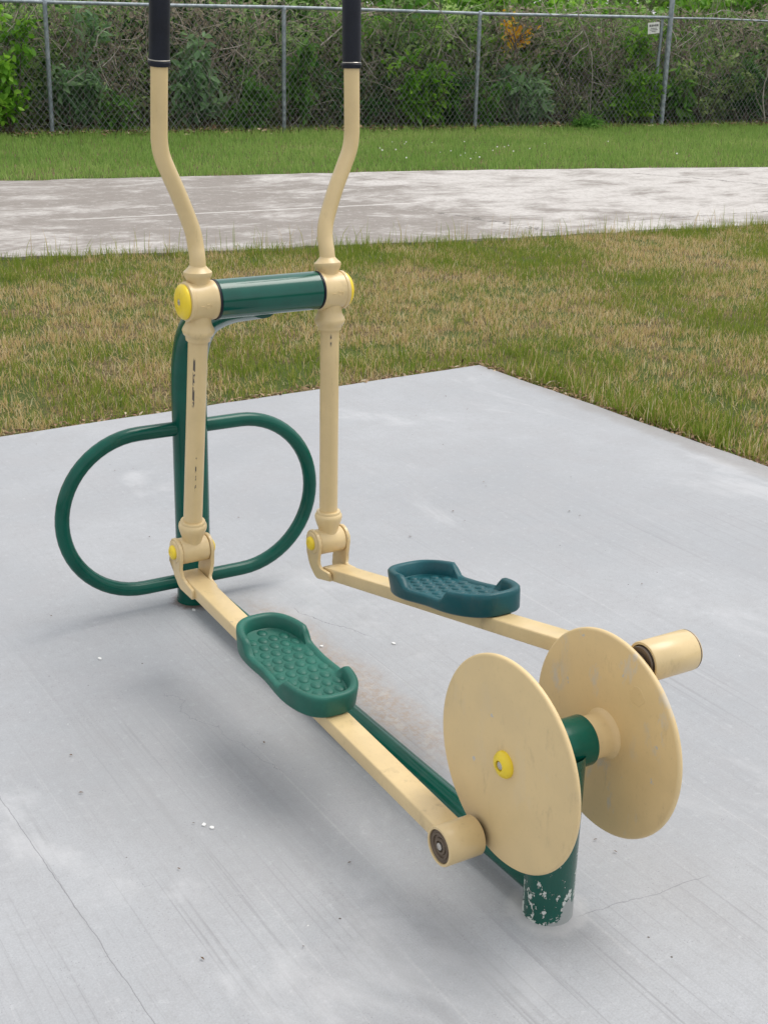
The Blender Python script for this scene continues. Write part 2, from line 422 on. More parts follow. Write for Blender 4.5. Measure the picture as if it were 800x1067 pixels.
PADC = (2.165, 3.282); PA = .0487
e1 = Vector((-math.cos(PA), -math.sin(PA))); e2 = Vector((math.sin(PA), -math.cos(PA)))
c0 = Vector(PADC); pad = [c0, c0+e1*6.0, c0+e1*6.0+e2*7.5, c0+e2*7.5]
me_pts = []
for a, b in zip(pad, pad[1:]+pad[:1]):          # slightly uneven edges
    n_ = 60
    for k in range(n_):
        q = a.lerp(b, k/n_); w = 0 if k == 0 else random.gauss(0, .0025); d = (b-a).normalized(); me_pts.append((q.x-d.y*w, q.y+d.x*w))
mb = MB(); v, f = prism(me_pts[::-1], -.12, 0); mb.add(v, f)
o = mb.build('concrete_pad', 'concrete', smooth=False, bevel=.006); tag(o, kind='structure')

NEAR = [(-12,10.2), (-6,8.4), (-2,7.72), (.68,7.10), (1.04,6.88), (2.2,6.62), (3.56,6.40), (5.2,6.20), (6.9,6.04), (7.6,5.92), (9.5,5.55), (12,4.9), (16,3.5), (22,.8)]
FAR = [(-12,14.2), (-6,12.2), (-2,11.4), (1.5,10.78), (2.18,10.68), (3.93,10.46), (5.9,10.2), (8.2,9.72), (10.2,9.2), (11.1,8.92), (13,8.3), (16,7.1), (20,5.2), (26,2)]
nn = catmull([(x, y, 0) for x, y in NEAR], 8); ff = catmull([(x, y, 0) for x, y in FAR], 8)
mb = MB(); v = []; f = []
for a, b in zip(nn, ff):
    wa = random.gauss(0, .02); wb = random.gauss(0, .02)
    v += [(a.x, a.y+wa, -.10), (a.x, a.y+wa, -.012), (b.x, b.y+wb, -.012), (b.x, b.y+wb, -.10)]
for i in range(len(nn)-1):
    q = i*4
    for k in range(3): f.append((q+k, q+4+k, q+5+k, q+k+1))
o = mb.add(v, f).build('path', 'path', smooth=False); tag(o, kind='structure')
NX = np.array([[p.x, p.y] for p in nn]); FX = np.array([[p.x, p.y] for p in ff])
near_y = lambda x: np.interp(x, NX[:, 0], NX[:, 1])
far_y = lambda x: np.interp(x, FX[:, 0], FX[:, 1])
def in_pad(x, y, m=0.):
    lx = (x-PADC[0])*e1.x+(y-PADC[1])*e1.y; ly = (x-PADC[0])*e2.x+(y-PADC[1])*e2.y
    return (lx > -m) & (ly > -m)

# value noise in 2D for patchiness
def vnoise(x, y, s, seed):
    g = np.random.default_rng(seed).random((256, 256)); u = x*s+1000; w = y*s+1000
    i = np.floor(u).astype(int); j = np.floor(w).astype(int); a = u-i; b = w-j
    a = a*a*(3-2*a); b = b*b*(3-2*b); i %= 256; j %= 256; i2 = (i+1) % 256; j2 = (j+1) % 256
    return (g[i,j]*(1-a)+g[i2,j]*a)*(1-b)+(g[i,j2]*(1-a)+g[i2,j2]*a)*b
def fbm(x, y, s, seed): return .5*vnoise(x,y,s,seed)+.3*vnoise(x,y,s*2.3,seed+1)+.2*vnoise(x,y,s*5.1,seed+2)

def blades(x, y, h, w, lean, rnd, z0=-.03):
    """one bent blade = quad + tip triangle"""
    n = len(x); a = rng.random(n)*2*np.pi; b = a+np.pi/2+rng.normal(0,.5,n)
    px, py = np.cos(a)*w/2, np.sin(a)*w/2; lx, ly = np.cos(b)*lean*h, np.sin(b)*lean*h
    up = np.sqrt(np.clip(1-lean**2*.8, .05, 1))*h
    V = np.empty((n, 5, 3))
    V[:,0] = np.stack([x-px, y-py, np.full(n, z0)], -1); V[:,1] = np.stack([x+px, y+py, np.full(n, z0)], -1)
    mx, my, mz = x+lx*.32, y+ly*.32, z0+up*.58
    V[:,2] = np.stack([mx+px*.75, my+py*.75, mz], -1); V[:,3] = np.stack([mx-px*.75, my-py*.75, mz], -1)
    V[:,4] = np.stack([x+lx, y+ly, z0+up], -1)
    base = (np.arange(n)*5)[:, None]
    F = (base+np.array([0,1,2,3,3,2,4])[None]).ravel(); S_ = np.tile([4,3], n)
    return V.reshape(-1,3), F, S_, np.repeat(rnd, 2)

def join(parts):
    V = []; F = []; Z = []; Q = []; o = 0
    for v, f, s, r in parts: V.append(v); F.append(f+o); Z.append(s); Q.append(r); o += len(v)
    return np.concatenate(V), np.concatenate(F), np.concatenate(Z), np.concatenate(Q)

# near lawn
def lawn():
    N = 1080000
    x = rng.uniform(-6, 11.5, N); y = rng.uniform(-.6, 7.9, N)
    ny = near_y(x)
    k = (y < ny-.0) & ~in_pad(x, y, .012+.03*rng.random(N)**2)
    k &= (x > -6) & ((y > 2.0) | (x < 6)) & (x < 4.2+(y-1.2)*1.55) & (x > 1.9-9*(y > 2.6))
    x, y, ny = x[k], y[k], ny[k]
    dry = fbm(x, y, .95, 11)*.6+fbm(x, y, 2.6, 21)*.4
    edge = np.clip(1-(ny-y)/.30, 0, 1)                    # taller and greener against the path
    dpad = np.minimum(np.abs(((x-PADC[0])*e1.x+(y-PADC[1])*e1.y)), np.abs(((x-PADC[0])*e2.x+(y-PADC[1])*e2.y)))
    tuft = fbm(x, y, 9, 31)
    keep = rng.random(len(x)) < (.35+.9*(tuft > .45))*(.75+.4*(dry < .5))
    x, y, dry, edge, tuft, ny = x[keep], y[keep], dry[keep], edge[keep], tuft[keep], ny[keep]
    p_dry = np.clip((dry-.42)*3.3+.30-edge*.30, .10, .84)
    isd = rng.random(len(x)) < p_dry
    rnd = np.where(isd, rng.uniform(.60, 1, len(x)), rng.beta(1.6, 1.8, len(x))*.58)
    h = (.026+.034*rng.random(len(x))**1.3)*(.7+.75*tuft)*(1+1.0*edge*rng.random(len(x)))
    h = np.where(isd, h*.82, h)
    lean = np.clip(rng.normal(.45, .25, len(x))+isd*.22, .05, 1.05)
    w = rng.uniform(.0022, .0046, len(x))
    P = [blades(x, y, h, w, lean, rnd)]
    # seed stalks along the path edge and in the pad corner
    n = 420; xs = rng.uniform(-1.5, 9, n); ys = near_y(xs)-np.abs(rng.normal(.02, .09, n))
    P.append(blades(xs, ys, rng.uniform(.10,.23,n), rng.uniform(.003,.005,n), np.clip(rng.normal(.25,.15,n),0,.8), rng.uniform(.2,.8,n)))
    # right-hand pad edge: greener longer tufts
    n = 6000; t = rng.uniform(.15, 2.4, n); off = np.abs(rng.normal(.05,.14,n))+.02
    xs = PADC[0]+e2.x*t-e1.x*off; ys = PADC[1]+e2.y*t-e1.y*off
    kk = fbm(xs, ys, 4.2, 77)+.22*rng.random(n) > .60
    xs, ys = xs[kk], ys[kk]; n = len(xs)
    P.append(blades(xs, ys, rng.uniform(.04,.115,n), rng.uniform(.003,.006,n), np.clip(rng.normal(.35,.2,n),0,.9), np.where(rng.random(n)<.25, rng.uniform(.6,1,n), rng.beta(1.5,2.2,n)*.62)))
    V, F, Z, Q = join(P)
    o = np_mesh('lawn_grass', V, F, Z, 'grass_near', Q)
    tag(o, 'patchy green and straw coloured lawn grass between the concrete pad and the path', 'grass', kind='stuff')
lawn()

FT = Vector((.9945,-.1049,0)); FO = Vector((4.1,15.05,0)); FN = Vector((.1049,.9945,0))   # fence line, origin, direction away
def fpt(s, z, off=0.): return FO+FT*s+FN*off+Vector((0,0,z))

def verge():
    N = 400000
    x = rng.uniform(-7, 22, N); y = rng.uniform(4, 16.4, N)
    fy = far_y(x); s = (y-FO.y)-(x-FO.x)*FT.y/FT.x
    k = (y > fy+.0) & (s < .25)
    x, y, fy, s = x[k], y[k], fy[k], s[k]
    a = fbm(x, y, .8, 41); b = fbm(x, y, 5, 51)
    keep = rng.random(len(x)) < .55+.6*(b > .42)-.5*np.clip((s+.45)/.5, 0, 1)*(b < .62)
    x, y, fy, s, a, b = x[keep], y[keep], fy[keep], s[keep], a[keep], b[keep]
    n = len(x); e = np.clip(1-(y-fy)/.2, 0, 1); fe = np.clip((s+.6)/.6, 0, 1)
    h = (.04+.05*rng.random(n))*(.75+.6*b)*(1+fe*.5*rng.random(n))
    rnd = np.clip(rng.beta(2,2,n)*.75+(a-.5)*.55+.05+fe*.12*rng.random(n), 0, 1)
    P = [blades(x, y, h, rng.uniform(.006,.011,n), np.clip(rng.normal(.4,.22,n),0,1), rnd)]
    V, F, Z, Q = join(P)
    o = np_mesh('verge_grass', V, F, Z, 'grass_far', Q)
    tag(o, 'greener mown grass strip between the path and the chain link fence', 'grass', kind='stuff')
verge()

def leaf_quads(P, size, aspect, nrm_up=.35, rnd=None, flat=0.):
    """leaf = folded diamond of two quads sharing a midrib"""
    n = len(P); P = np.asarray(P); L = size*rng.uniform(.65,1.3,n); W = L*aspect
    d = rng.normal(0,1,(n,3)); d[:,2] = d[:,2]*(1-flat)*.8-.25*(1-flat); d /= np.linalg.norm(d,axis=1)[:,None]
    u = rng.normal(0,1,(n,3))*(1-.6*flat); u[:,2] += nrm_up*3+2*flat; s = np.cross(d,u); s /= np.linalg.norm(s,axis=1)[:,None]+1e-9
    nn_ = np.cross(s,d)
    V = np.empty((n,6,3))
    V[:,0] = P; V[:,1] = P+d*(L*.42)[:,None]+s*(W*.5)[:,None]+nn_*(L*.06)[:,None]
    V[:,2] = P+d*L[:,None]-nn_*(L*.10)[:,None]; V[:,3] = P+d*(L*.42)[:,None]-s*(W*.5)[:,None]+nn_*(L*.06)[:,None]
    V[:,4] = P+d*(L*.72)[:,None]+s*(W*.33)[:,None]; V[:,5] = P+d*(L*.72)[:,None]-s*(W*.33)[:,None]
    b = (np.arange(n)*6)[:,None]
    F = (b+np.array([0,1,4,2, 0,2,5,3])[None]).ravel()
    r = rng.random(n) if rnd is None else rnd
    return V.reshape(-1,3), F, np.tile([4,4],n), np.repeat(r,2)

def strips(A, B, w, rnd, bend=.15, seg=3):
    """thin three-sided twigs from A to B"""
    n = len(A); mid = (A+B)/2+rng.normal(0,1,(n,3))*(np.linalg.norm(B-A,axis=1)*bend)[:,None]
    V = []; t = np.linspace(0,1,seg+1)
    d = (B-A)/(np.linalg.norm(B-A,axis=1)[:,None]+1e-9); x = np.cross(d, rng.normal(0,1,(n,3))); x /= np.linalg.norm(x,axis=1)[:,None]+1e-9; y = np.cross(d,x)
    for q in t:
        C = (1-q)**2*A+2*q*(1-q)*mid+q*q*B; r = (w*(1-.65*q))[:,None]
        for a in (0, 2.094, 4.189): V.append(C+x*r*math.cos(a)+y*r*math.sin(a))
    V = np.stack(V,1); m = V.shape[1]; pat = []
    for i in range(seg):
        for k in range(3): pat += [i*3+k, i*3+(k+1)%3, i*3+3+(k+1)%3, i*3+3+k]
    F = ((np.arange(n)*m)[:,None]+np.array(pat)[None]).ravel()
    return V.reshape(-1,3), F, np.full(n*seg*3,4), np.repeat(rnd, seg*3)

# dead leaf litter at the fence foot, at the pad edge and a few bits on the pad
def litter():
    n = 7200; s = rng.uniform(-9,18,n); off = rng.normal(.05,.16,n); k = fbm(s, off*3, .9, 61) > .38
    s, off = s[k], off[k]; P = FO.to_tuple(); X = np.stack([FO.x+FT.x*s+FN.x*off, FO.y+FT.y*s+FN.y*off, np.full(len(s),-.02)+.05*rng.random(len(s))],-1)
    a = leaf_quads(X, .075, .5, flat=.75)
    t = rng.uniform(-.05,5.2,900); w = np.abs(rng.normal(.012,.03,900)); Y = np.stack([PADC[0]+e1.x*t-e2.x*w, PADC[1]+e1.y*t-e2.y*w, np.full(900,-.012)+.015*rng.random(900)],-1)
    t2 = rng.uniform(-.05,3.0,900); w2 = np.abs(rng.normal(.015,.04,900)); Y2 = np.stack([PADC[0]+e2.x*t2-e1.x*w2, PADC[1]+e2.y*t2-e1.y*w2, np.full(900,-.012)+.015*rng.random(900)],-1)
    b = leaf_quads(np.concatenate([Y,Y2]), .028, .35, flat=.7)
    V,F,Z,Q = join([a,b]); o = np_mesh('leaf_litter', V,F,Z,'litter',Q)
    tag(o, 'brown dead leaves and straw lying along the fence foot and the pad edge', 'leaf litter', kind='stuff')
    n = 46; X = np.stack([rng.uniform(-1.2,1.9,n), rng.uniform(-.4,3,n), np.full(n,.004)],-1)
    X[:14,:2] = [(1.35,2.35),(.98,1.75),(.25,2.6),(-.239,.289),(-.43,.545),(-.517,.429),(-.581,.182),(.216,.122),(.217,.078),(-.178,.75),(1.7,2.7),(-.55,.9),(.742,1.633),(1.324,1.531)]
    o = np_mesh('fallen_crumbs', *leaf_quads(X, .010, .35, flat=.95)[:3], 'litter', np.repeat(rng.random(n)*.4,2))
    tag(o, 'tiny dark leaf crumbs scattered over the grey concrete pad', 'debris', kind='stuff')
    mb = MB()
    for (x,y) in ((-.032,1.454),(-.344,1.302),(-.416,.535),(-.407,.519),(.157,1.107),(.322,1.036),(.62,.9)):
        k = 6; out = [(x+.0038*(.6+.8*random.random())*math.cos(2*math.pi*j/k), y+.006*(.6+.8*random.random())*math.sin(2*math.pi*j/k)) for j in range(k)]
        mb.add(*prism(out, .0005, .003))
    o = mb.build('paint_flakes', 'flake', smooth=False); tag(o, 'few small white flakes lying on the concrete beside the machine', 'debris', kind='stuff')
    mb = MB()
    for i in range(26):
        if i < 30: x = random.gauss(7.4,1.3); y = far_y(x)+random.uniform(.5,2.6)
        else: x = random.uniform(0,13); y = far_y(x)+random.uniform(.2,3)
        if (y-FO.y)-(x-FO.x)*FT.y/FT.x > -.3: continue
        r = random.uniform(.005,.011)
        mb.add(*lathe((x,y,random.uniform(.03,.075)), (0,0,1), [(-r,0),(-r*.5,r*.9),(r*.4,r),(r,0)], 6))
    o = mb.build('clover_flowers', 'petal'); tag(o, 'small white clover flower heads dotted in the grass strip by the fence', 'flowers', kind='stuff')
litter()

# ------------------------------------------------------------------ chain link fence
fence = empty('chain_link_fence', fpt(3.0, 0)); tag(fence, 'grey galvanised chain link fence overgrown by shrubs behind the path', 'fence')
def fpart(mb, name, mat, **k):
    o = mb.build(name, mat, **k); o.parent = fence; o.matrix_parent_inverse = Matrix.Translation(fence.location).inverted(); return o
S0, S1, RH = -9.0, 18.2, 1.5
for s in (-9.0, -6.0, -3.0, 0., 3.02, 5.87, 9.04, 12.1, 15.15, 18.2):
    big = abs(s-9.04) < .1
    mb = MB(); top = 2.25 if big else RH-.02; rp = .038 if big else .027
    mb.add(*tube([fpt(s,-.1), fpt(s,top)], rp, 14))
    if not big: mb.add(*lathe(fpt(s,RH-.03), (0,0,1), [(0,.031),(.04,.031),(.055,.02),(.062,0)], 14))
    else:
        mb.add(*lathe(fpt(s,top), (0,0,1), [(0,.042),(.03,.042),(.055,.02),(.06,0)], 14))
        for z in (.35,.8,1.25): mb.add(*lathe(fpt(s,z), (0,0,1), [(0,.034),(0,.041),(.03,.041),(.03,.034)], 14))
    p_ = fpart(mb, 'fence_post', 'galv')
    if big: tag(p_, 'taller thicker post rising above the top rail')
mb = MB(); mb.add(*tube([fpt(9.04-.13,-.1,.06), fpt(9.04-.10,RH,.06)], .024, 12)); fpart(mb, 'brace_post', 'galv')
for a, b in ((S0,9.04),(9.04,S1)):
    q = [fpt(a+(b-a)*t/12, RH+.008*math.sin(t*1.7)) for t in range(13)]
    mb = MB(); mb.add(*tube(q, .021 if a < 5 else .013, 12)); fpart(mb, 'top_rail', 'galv')
# mesh: two families of zigzag wires woven past each other
def chain():
    pitch = .075; z0, z1 = .0, RH-.015; H = z1-z0; A = []; B = []
    for fam, off in ((1,-.032),(-1,-.038)):
        s = np.arange(S0-H, S1+H, pitch)
        a = s.copy(); b = s+fam*H*.78
        lo, hi = np.minimum(a,b), np.maximum(a,b)
        for p, q in zip(a, b):
            t0, t1 = 0., 1.
            if p < S0: t0 = (S0-p)/(q-p) if q > S0 else 2
            if q < S0: t1 = (S0-p)/(q-p)
            if p > S1: t0 = (S1-p)/(q-p) if q < S1 else 2
            if q > S1: t1 = (S1-p)/(q-p)
            if t0 >= t1: continue
            A.append(fpt(p+(q-p)*t0, z0+H*t0, off)); B.append(fpt(p+(q-p)*t1, z0+H*t1, off))
    A = np.array([tuple(p) for p in A]); B = np.array([tuple(p) for p in B]); n = len(A)
    V,F,Z,Q = strips(A, B, np.full(n,.0036), rng.random(n), .003, 4)
    # constant thickness: rebuild radius taper away
    o = np_mesh('chain_link_mesh', V,F,Z,'wire',Q); o.parent = fence; o.matrix_parent_inverse = Matrix.Translation(fence.location).inverted()
chain()

# sign wired on the mesh
sg = empty('sign', fpt(8.71,1.36,-.06)); tag(sg, 'small white rectangular notice wired near the top of the chain link fence', 'sign')
rot = Matrix.Rotation(math.atan2(FT.y,FT.x),4,'Z')@Matrix.Rotation(R(-6),4,'Y')
def sgpart(mb, name, mat):
    o = mb.build(name, mat, smooth=False); o.parent = sg; o.matrix_local = rot; return o
mb = MB(); mb.add(*box((0,0,0),(.20,.004,.155))); sgpart(mb, 'panel', 'sign_white')
mb = MB()
for k in range(5): mb.add(*box((-.065+.033*k,-.004,.035),(.020,.003,.030 if k != 2 else .024)))
for z, w in ((-.005,.11),(-.025,.13),(-.045,.08)): mb.add(*box((0,-.004,z),(w,.003,.007)))
sgpart(mb, 'lettering', 'ink')

# ------------------------------------------------------------------ growth behind the fence
def undergrowth():
    P = []
    n = 42000; s = rng.uniform(-10,20,n); off = .32+np.abs(rng.normal(0,.5,n)); z = rng.uniform(0,1,n)**.85*(1.40+.55*fbm(s,off,.7,71))
    k = fbm(s*1.0, z*1.3, 1.6, 73)+.12*rng.random(n) > .40
    s, off, z = s[k], off[k], z[k]; n = len(s)
    X = np.stack([FO.x+FT.x*s+FN.x*off, FO.y+FT.y*s+FN.y*off, z],-1)
    c = np.clip(fbm(s, z, .9, 81)*1.7-.27+rng.normal(0,.20,n), 0, 1)
    P.append(leaf_quads(X, .085, .45, rnd=c))
    # second, deeper layer closes the view
    n = 60000; s = rng.uniform(-12,24,n); off = rng.uniform(2.2,3.8,n); z = rng.uniform(0,2.6,n)
    X = np.stack([FO.x+FT.x*s+FN.x*off, FO.y+FT.y*s+FN.y*off, z],-1)
    P.append(leaf_quads(X, .17, .6, rnd=np.clip(rng.normal(.55,.25,n)+.12*z,0,1)))
    V,F,Z,Q = join(P); o = np_mesh('undergrowth', V,F,Z,'undergrowth',Q)
    tag(o, 'dim tangle of dead brown and dull green leaves filling the space behind the fence', 'undergrowth', kind='stuff')
    n = 7000; s = rng.uniform(-10,20,n); off = .06+np.abs(rng.normal(0,.45,n)); z = rng.uniform(-.05,1.5,n)
    A = np.stack([FO.x+FT.x*s+FN.x*off, FO.y+FT.y*s+FN.y*off, z],-1)
    ln = rng.uniform(.2,.95,n); d = rng.normal(0,1,(n,3)); d[:,2] = np.abs(d[:,2])*1.2+.1; d /= np.linalg.norm(d,axis=1)[:,None]
    B = A+d*ln[:,None]; bo = (B-np.array(FO))@np.array(FN); B += np.array(FN)[None]*np.clip(.06-bo,0,None)[:,None]
    o = np_mesh('twig_tangle', *strips(A,B,rng.uniform(.0025,.0065,n),rng.random(n),.22,4)[:3], 'twig', np.repeat(rng.random(n),12))
    tag(o, 'mass of thin grey brown dead twigs and vines tangled behind the fence', 'undergrowth', kind='stuff')
undergrowth()

def branch_path(a, d, L, n=6, wob=.12, grav=0.):
    p = Vector(a); d = Vector(d).normalized(); out = [p.copy()]
    for i in range(n):
        d = (d+Vector((random.gauss(0,wob), random.gauss(0,wob), random.gauss(0,wob)-grav))).normalized(); p = p+d*(L/n); out.append(p.copy())
    return out

def plant(name, s, off, z0, h, w, depth, col, nleaf, lsize, aspect, label, cat, group, stems=5, top=.6, clusters=26, extra=None):
    """shrub: stems from the ground, leaf clumps hung along them"""
    w *= 1.0 if name in ('bush','weed_clump','flowering_vine') else 1.28
    base = fpt(s, z0 if z0 > .2 else 0, off); root = empty(name, base); tag(root, label, cat, group)
    inv = Vector(base); mb = MB(); nodes = []
    for i in range(stems):
        a = (random.uniform(-.12,.12)*w, random.uniform(-.2,.2)*depth, -.05 if z0 <= .2 else 0)
        d = Vector((random.gauss(0,.5)*w/h, random.gauss(0,.35)*depth/h, 1)); L = h*random.uniform(.6,1.)
        q = branch_path(a, d, L, 7, .13); mb.add(*tube(q, [.012*(1-.12*k) for k in range(8)], 5, False))
        nodes += q[2:]
        for b in range(3):
            st = q[random.randint(2,6)]; qq = branch_path(st, (random.gauss(0,1)*w, random.gauss(0,1)*depth, random.uniform(.0,.7)*h*.5), min(w,h)*random.uniform(.2,.45), 4, .2, .05)
            mb.add(*tube(qq, [.006*(1-.2*k) for k in range(5)], 4, False)); nodes += qq[1:]
    st = mb.build('stems', 'bark', root)
    at = st.data.attributes.new('rnd','FLOAT','FACE'); at.data.foreach_set('value', np.random.default_rng(3).random(len(st.data.polygons)).astype(np.float32))
    C = np.array([tuple(p) for p in nodes]); C = C[rng.permutation(len(C))[:clusters]]
    X = []; q = []
    for c in C:
        m = max(3, int(nleaf*(1. if name == 'bush' else 2.1)/len(C)*rng.uniform(.4,1.6))); sd = rng.uniform(.05,.13)*min(1.6, max(.7, w))
        X.append(c+rng.normal(0,1,(m,3))*[sd,sd,sd*.8]); q.append(np.clip(rng.normal(rng.uniform(.25,.95),.2,m),0,1))
    X = np.concatenate(X); q = np.concatenate(q)
    # keep to its own patch, behind the fence mesh unless it pokes through
    loc = (X@np.array(FN))+off
    X += np.array(FN)[None]*np.clip(-.03-loc+(.09 if extra is None else extra),0,None)[:,None]
    X[:,2] = np.clip(X[:,2], .02-(0 if z0 <= .2 else 9), h*1.1)
    np_mesh('foliage', *leaf_quads(X, lsize, aspect, rnd=q)[:3], 'leaf_'+col, np.repeat(q,2), root)
    return root

GF = 'shrubs and vines growing against the fence'
#      name      s     off  z0   h    w   dep  colour  leaves size asp  label
plants = [
 ('leafy_vine', -.50, .05, 0., 1.55, .45, .3, 'bright', 520, .105, .60, 'bright yellow green vine climbing the fence left of its first visible post', 'vine', -.25),
 ('shrub',      .33, .22, 0., 1.45, .42, .35, 'blue',   420, .14, .40, 'bluish green shrub with long drooping leaves just right of the leftmost fence post', 'shrub', None),
 ('shrub',      .95, .22, 0., .62, .55, .35, 'mid',    260, .11, .38, 'low sparse green shrub at the fence foot left of the left handle grip', 'shrub', None),
 ('shrub',      1.95, .24, 0., 1.35, .60, .40, 'blue',  420, .15, .45, 'tall dull bluish shrub seen between the two handle grips nearer the left one', 'shrub', None),
 ('shrub',      2.55, .16, 0., .72, .62, .35, 'mid',    620, .085, .50, 'bushy low green shrub left of the post between the two handle grips', 'shrub', None),
 ('shrub',      3.25, .20, 0., 1.45, .34, .30, 'mid',    300, .12, .42, 'slim upright green shrub growing beside the post between the two handle grips', 'shrub', None),
 ('shrub',      4.15, .30, 0., 1.0, .5, .35, 'dark',    260, .10, .42, 'dim thin shrub hidden behind the mesh beside the right handle grip', 'shrub', None),
 ('shrub',      5.05, .14, 0., 1.15, .55, .35, 'bright', 430, .14, .42, 'broadleaf shrub with bright drooping leaves in the middle of the fence', 'shrub', None),
 ('shrub',      5.55, .24, 0., .95, .45, .35, 'dark',   420, .11, .42, 'dark dense shrub tucked left of the post under the orange flowers', 'shrub', None),
 ('shrub',      6.15, .12, 0., .80, .30, .30, 'mid',    130, .14, .42, 'small leafy sprig right of the post under the orange flowers', 'shrub', None),
 ('shrub',      6.95, .28, 0., 1.2, .55, .35, 'blue',   330, .17, .35, 'grey green shrub with long hanging leaves left of the dead branch', 'shrub', None),
 ('shrub',      8.40, .12, 0., .98, .55, .35, 'bright', 430, .15, .40, 'lush green large leaved shrub below the white notice', 'shrub', None),
 ('leafy_vine', 8.55, .05, .9, .55, .22, .2, 'bright', 130, .10, .55, 'short green vine hanging from the rail just left of the white notice', 'vine', None),
 ('shrub',      9.42, .14, 0., .75, .35, .30, 'mid',    150, .19, .34, 'long leaved green plant at the foot right of the tall fence pole', 'shrub', None),
 ('shrub',      9.95, .20, 0., 1.45, .65, .40, 'pale',   560, .085, .55, 'tall pale olive shrub right of the tall fence pole', 'shrub', None),
 ('shrub',      10.7, .24, 0., 1.2, .55, .40, 'dark',   430, .10, .45, 'dark green shrub behind the mesh at the right end of the view', 'shrub', None),
 ('shrub',      11.9, .22, 0., 1.3, .7, .40, 'mid',    430, .11, .45, 'green shrub on the fence beyond the right edge of the view', 'shrub', None),
 ('shrub',      -1.7, .22, 0., 1.3, .7, .40, 'mid',    430, .11, .45, 'green shrub on the fence beyond the left edge of the view', 'shrub', None),
]
for nm, s, off, z0, h, w, dep, col, nl, ls, asp, lab, cat, ex in plants:
    plant(nm, s, off, z0, h, w, dep, col, nl, ls, asp, lab, cat, GF, extra=ex, stems=5 if h > .6 else 4, clusters=30)
plant('flowering_vine', 6.45, .06, 1.0, .62, .75, .2, 'orange', 78, .075, .6, 'orange flowered vine at the top rail right of a fence post', 'vine', GF, stems=5, clusters=26)
plant('weed_clump', 7.55, -.22, 0., .22, .55, .2, 'mid', 420, .10, .16, 'low clump of long grassy weeds in front of the fence below the dead branch', 'weeds', GF, extra=-.5, stems=5, clusters=30)

GB = 'tall bushes beyond the fence'
bushes = [(-1.6,1.7,'mid','mid green tall bush beyond the far left of the fence'),
 (.6,1.6,'mid','green tall bush rising behind the leftmost visible fence post'),
 (2.2,1.9,'dark','dark tall bush rising behind the left handle grip'),
 (4.0,1.8,'mid','green tall bush rising behind the right handle grip'),
 (5.9,1.5,'bright','bright green tall bush above the rail by the orange flowers'),
 (7.6,1.5,'bright','bright green tall bush above the rail over the dead branch'),
 (9.2,1.4,'bright','vivid green tall bush behind the tall fence pole'),
 (10.9,1.5,'bright','bright green tall bush above the fence right of the tall pole'),
 (12.8,1.6,'mid','green tall bush beyond the far right of the fence')]
for s, off, col, lab in bushes:
    plant('bush', s, off, 0, 2.5, 1.7, .8, col, 3800, .15, .6, lab, 'bush', GB, stems=11, clusters=130)

def dead(label, segs, r0=.012):
    root = None; mb = MB(); base = segs[0][0]
    root = empty('dead_branch', fpt(*base)); tag(root, label, 'branch', 'dead branches on the fence')
    inv = Vector(root.location)
    for i, sg_ in enumerate(segs):
        q = [fpt(*p)-inv for p in sg_]; q = catmull(q, 5); q = [p+Vector((random.gauss(0,.006),random.gauss(0,.006),random.gauss(0,.006))) for p in q]
        r = r0 if i == 0 else r0*.65
        mb = MB().add(*tube(q, [r*(1-.6*k/len(q)) for k in range(len(q))], 6))
        if 1:
            o = mb.build('side_twig' if i else 'main_stem', 'dead_branch', root); at = o.data.attributes.new('rnd','FLOAT','FACE'); at.data.foreach_set('value', np.random.default_rng(5).random(len(o.data.polygons)).astype(np.float32))
D = -.07
dead('pale forked dead branch hanging down the mesh between the orange flowers and the notice',
 [[(7.38,1.62,D),(7.45,1.40,D),(7.62,1.12,D),(7.70,.75,D),(7.72,.2,D)],[(7.62,1.12,D),(7.42,1.0,D),(7.30,.84,D)],[(7.40,1.55,D),(7.0,1.50,D),(6.7,1.62,D)],[(7.40,1.55,D),(7.9,1.62,D),(8.4,1.55,D)],[(7.5,1.3,D),(7.28,1.12,D),(7.1,.8,D)]])
dead('thin dead stems arching over the rail left of the middle fence post',
 [[(5.0,1.75,D),(5.3,1.45,D),(5.55,1.15,D),(5.85,.95,D)],[(5.05,1.6,D),(4.7,1.4,D),(4.55,1.0,D)],[(5.3,1.45,D),(5.25,1.1,D),(5.35,.85,D)]], .008)
dead('pale curved dead stem on the mesh right of the right grip of the machine',
 [[(3.5,1.05,D),(3.75,1.25,D),(4.0,1.42,D),(4.3,1.5,D)],[(3.85,1.32,D),(3.95,1.2,D),(3.98,1.0,D)]], .009)
dead('grey dead stems leaning on the fence at the right edge of the view',
 [[(10.95,.0,D),(10.85,.5,D),(10.9,1.0,D),(10.8,1.5,D)],[(10.9,.15,D),(10.75,.35,D),(10.65,.55,D)],[(9.6,1.55,D),(10.1,1.62,D),(10.7,1.45,D),(11.3,1.5,D)],[(10.1,1.62,D),(10.4,1.45,D),(10.75,1.28,D)]], .011)
dead('broken pale stick caught in the mesh left of the left grip of the machine',
 [[(.55,.95,D),(.62,1.15,D),(.78,1.25,D)],[(.95,.98,D),(1.1,1.0,D)],[(.2,.6,D),(.45,.75,D)]], .008)

# ================================================================== THE MACHINE
L = 1.5219; ZA = .3208; YA = .0105; RD = .1858; CBY, CBZ, CBH = 1.0851, .8946, .1219; RP = .0445
mach = empty('elliptical_trainer', (0,0,0)); tag(mach, 'beige and green outdoor elliptical exercise machine bolted to the concrete pad', 'exercise machine')
P = lambda mb, name, mat, parent=mach, **k: mb.build(name, mat, parent, **k)

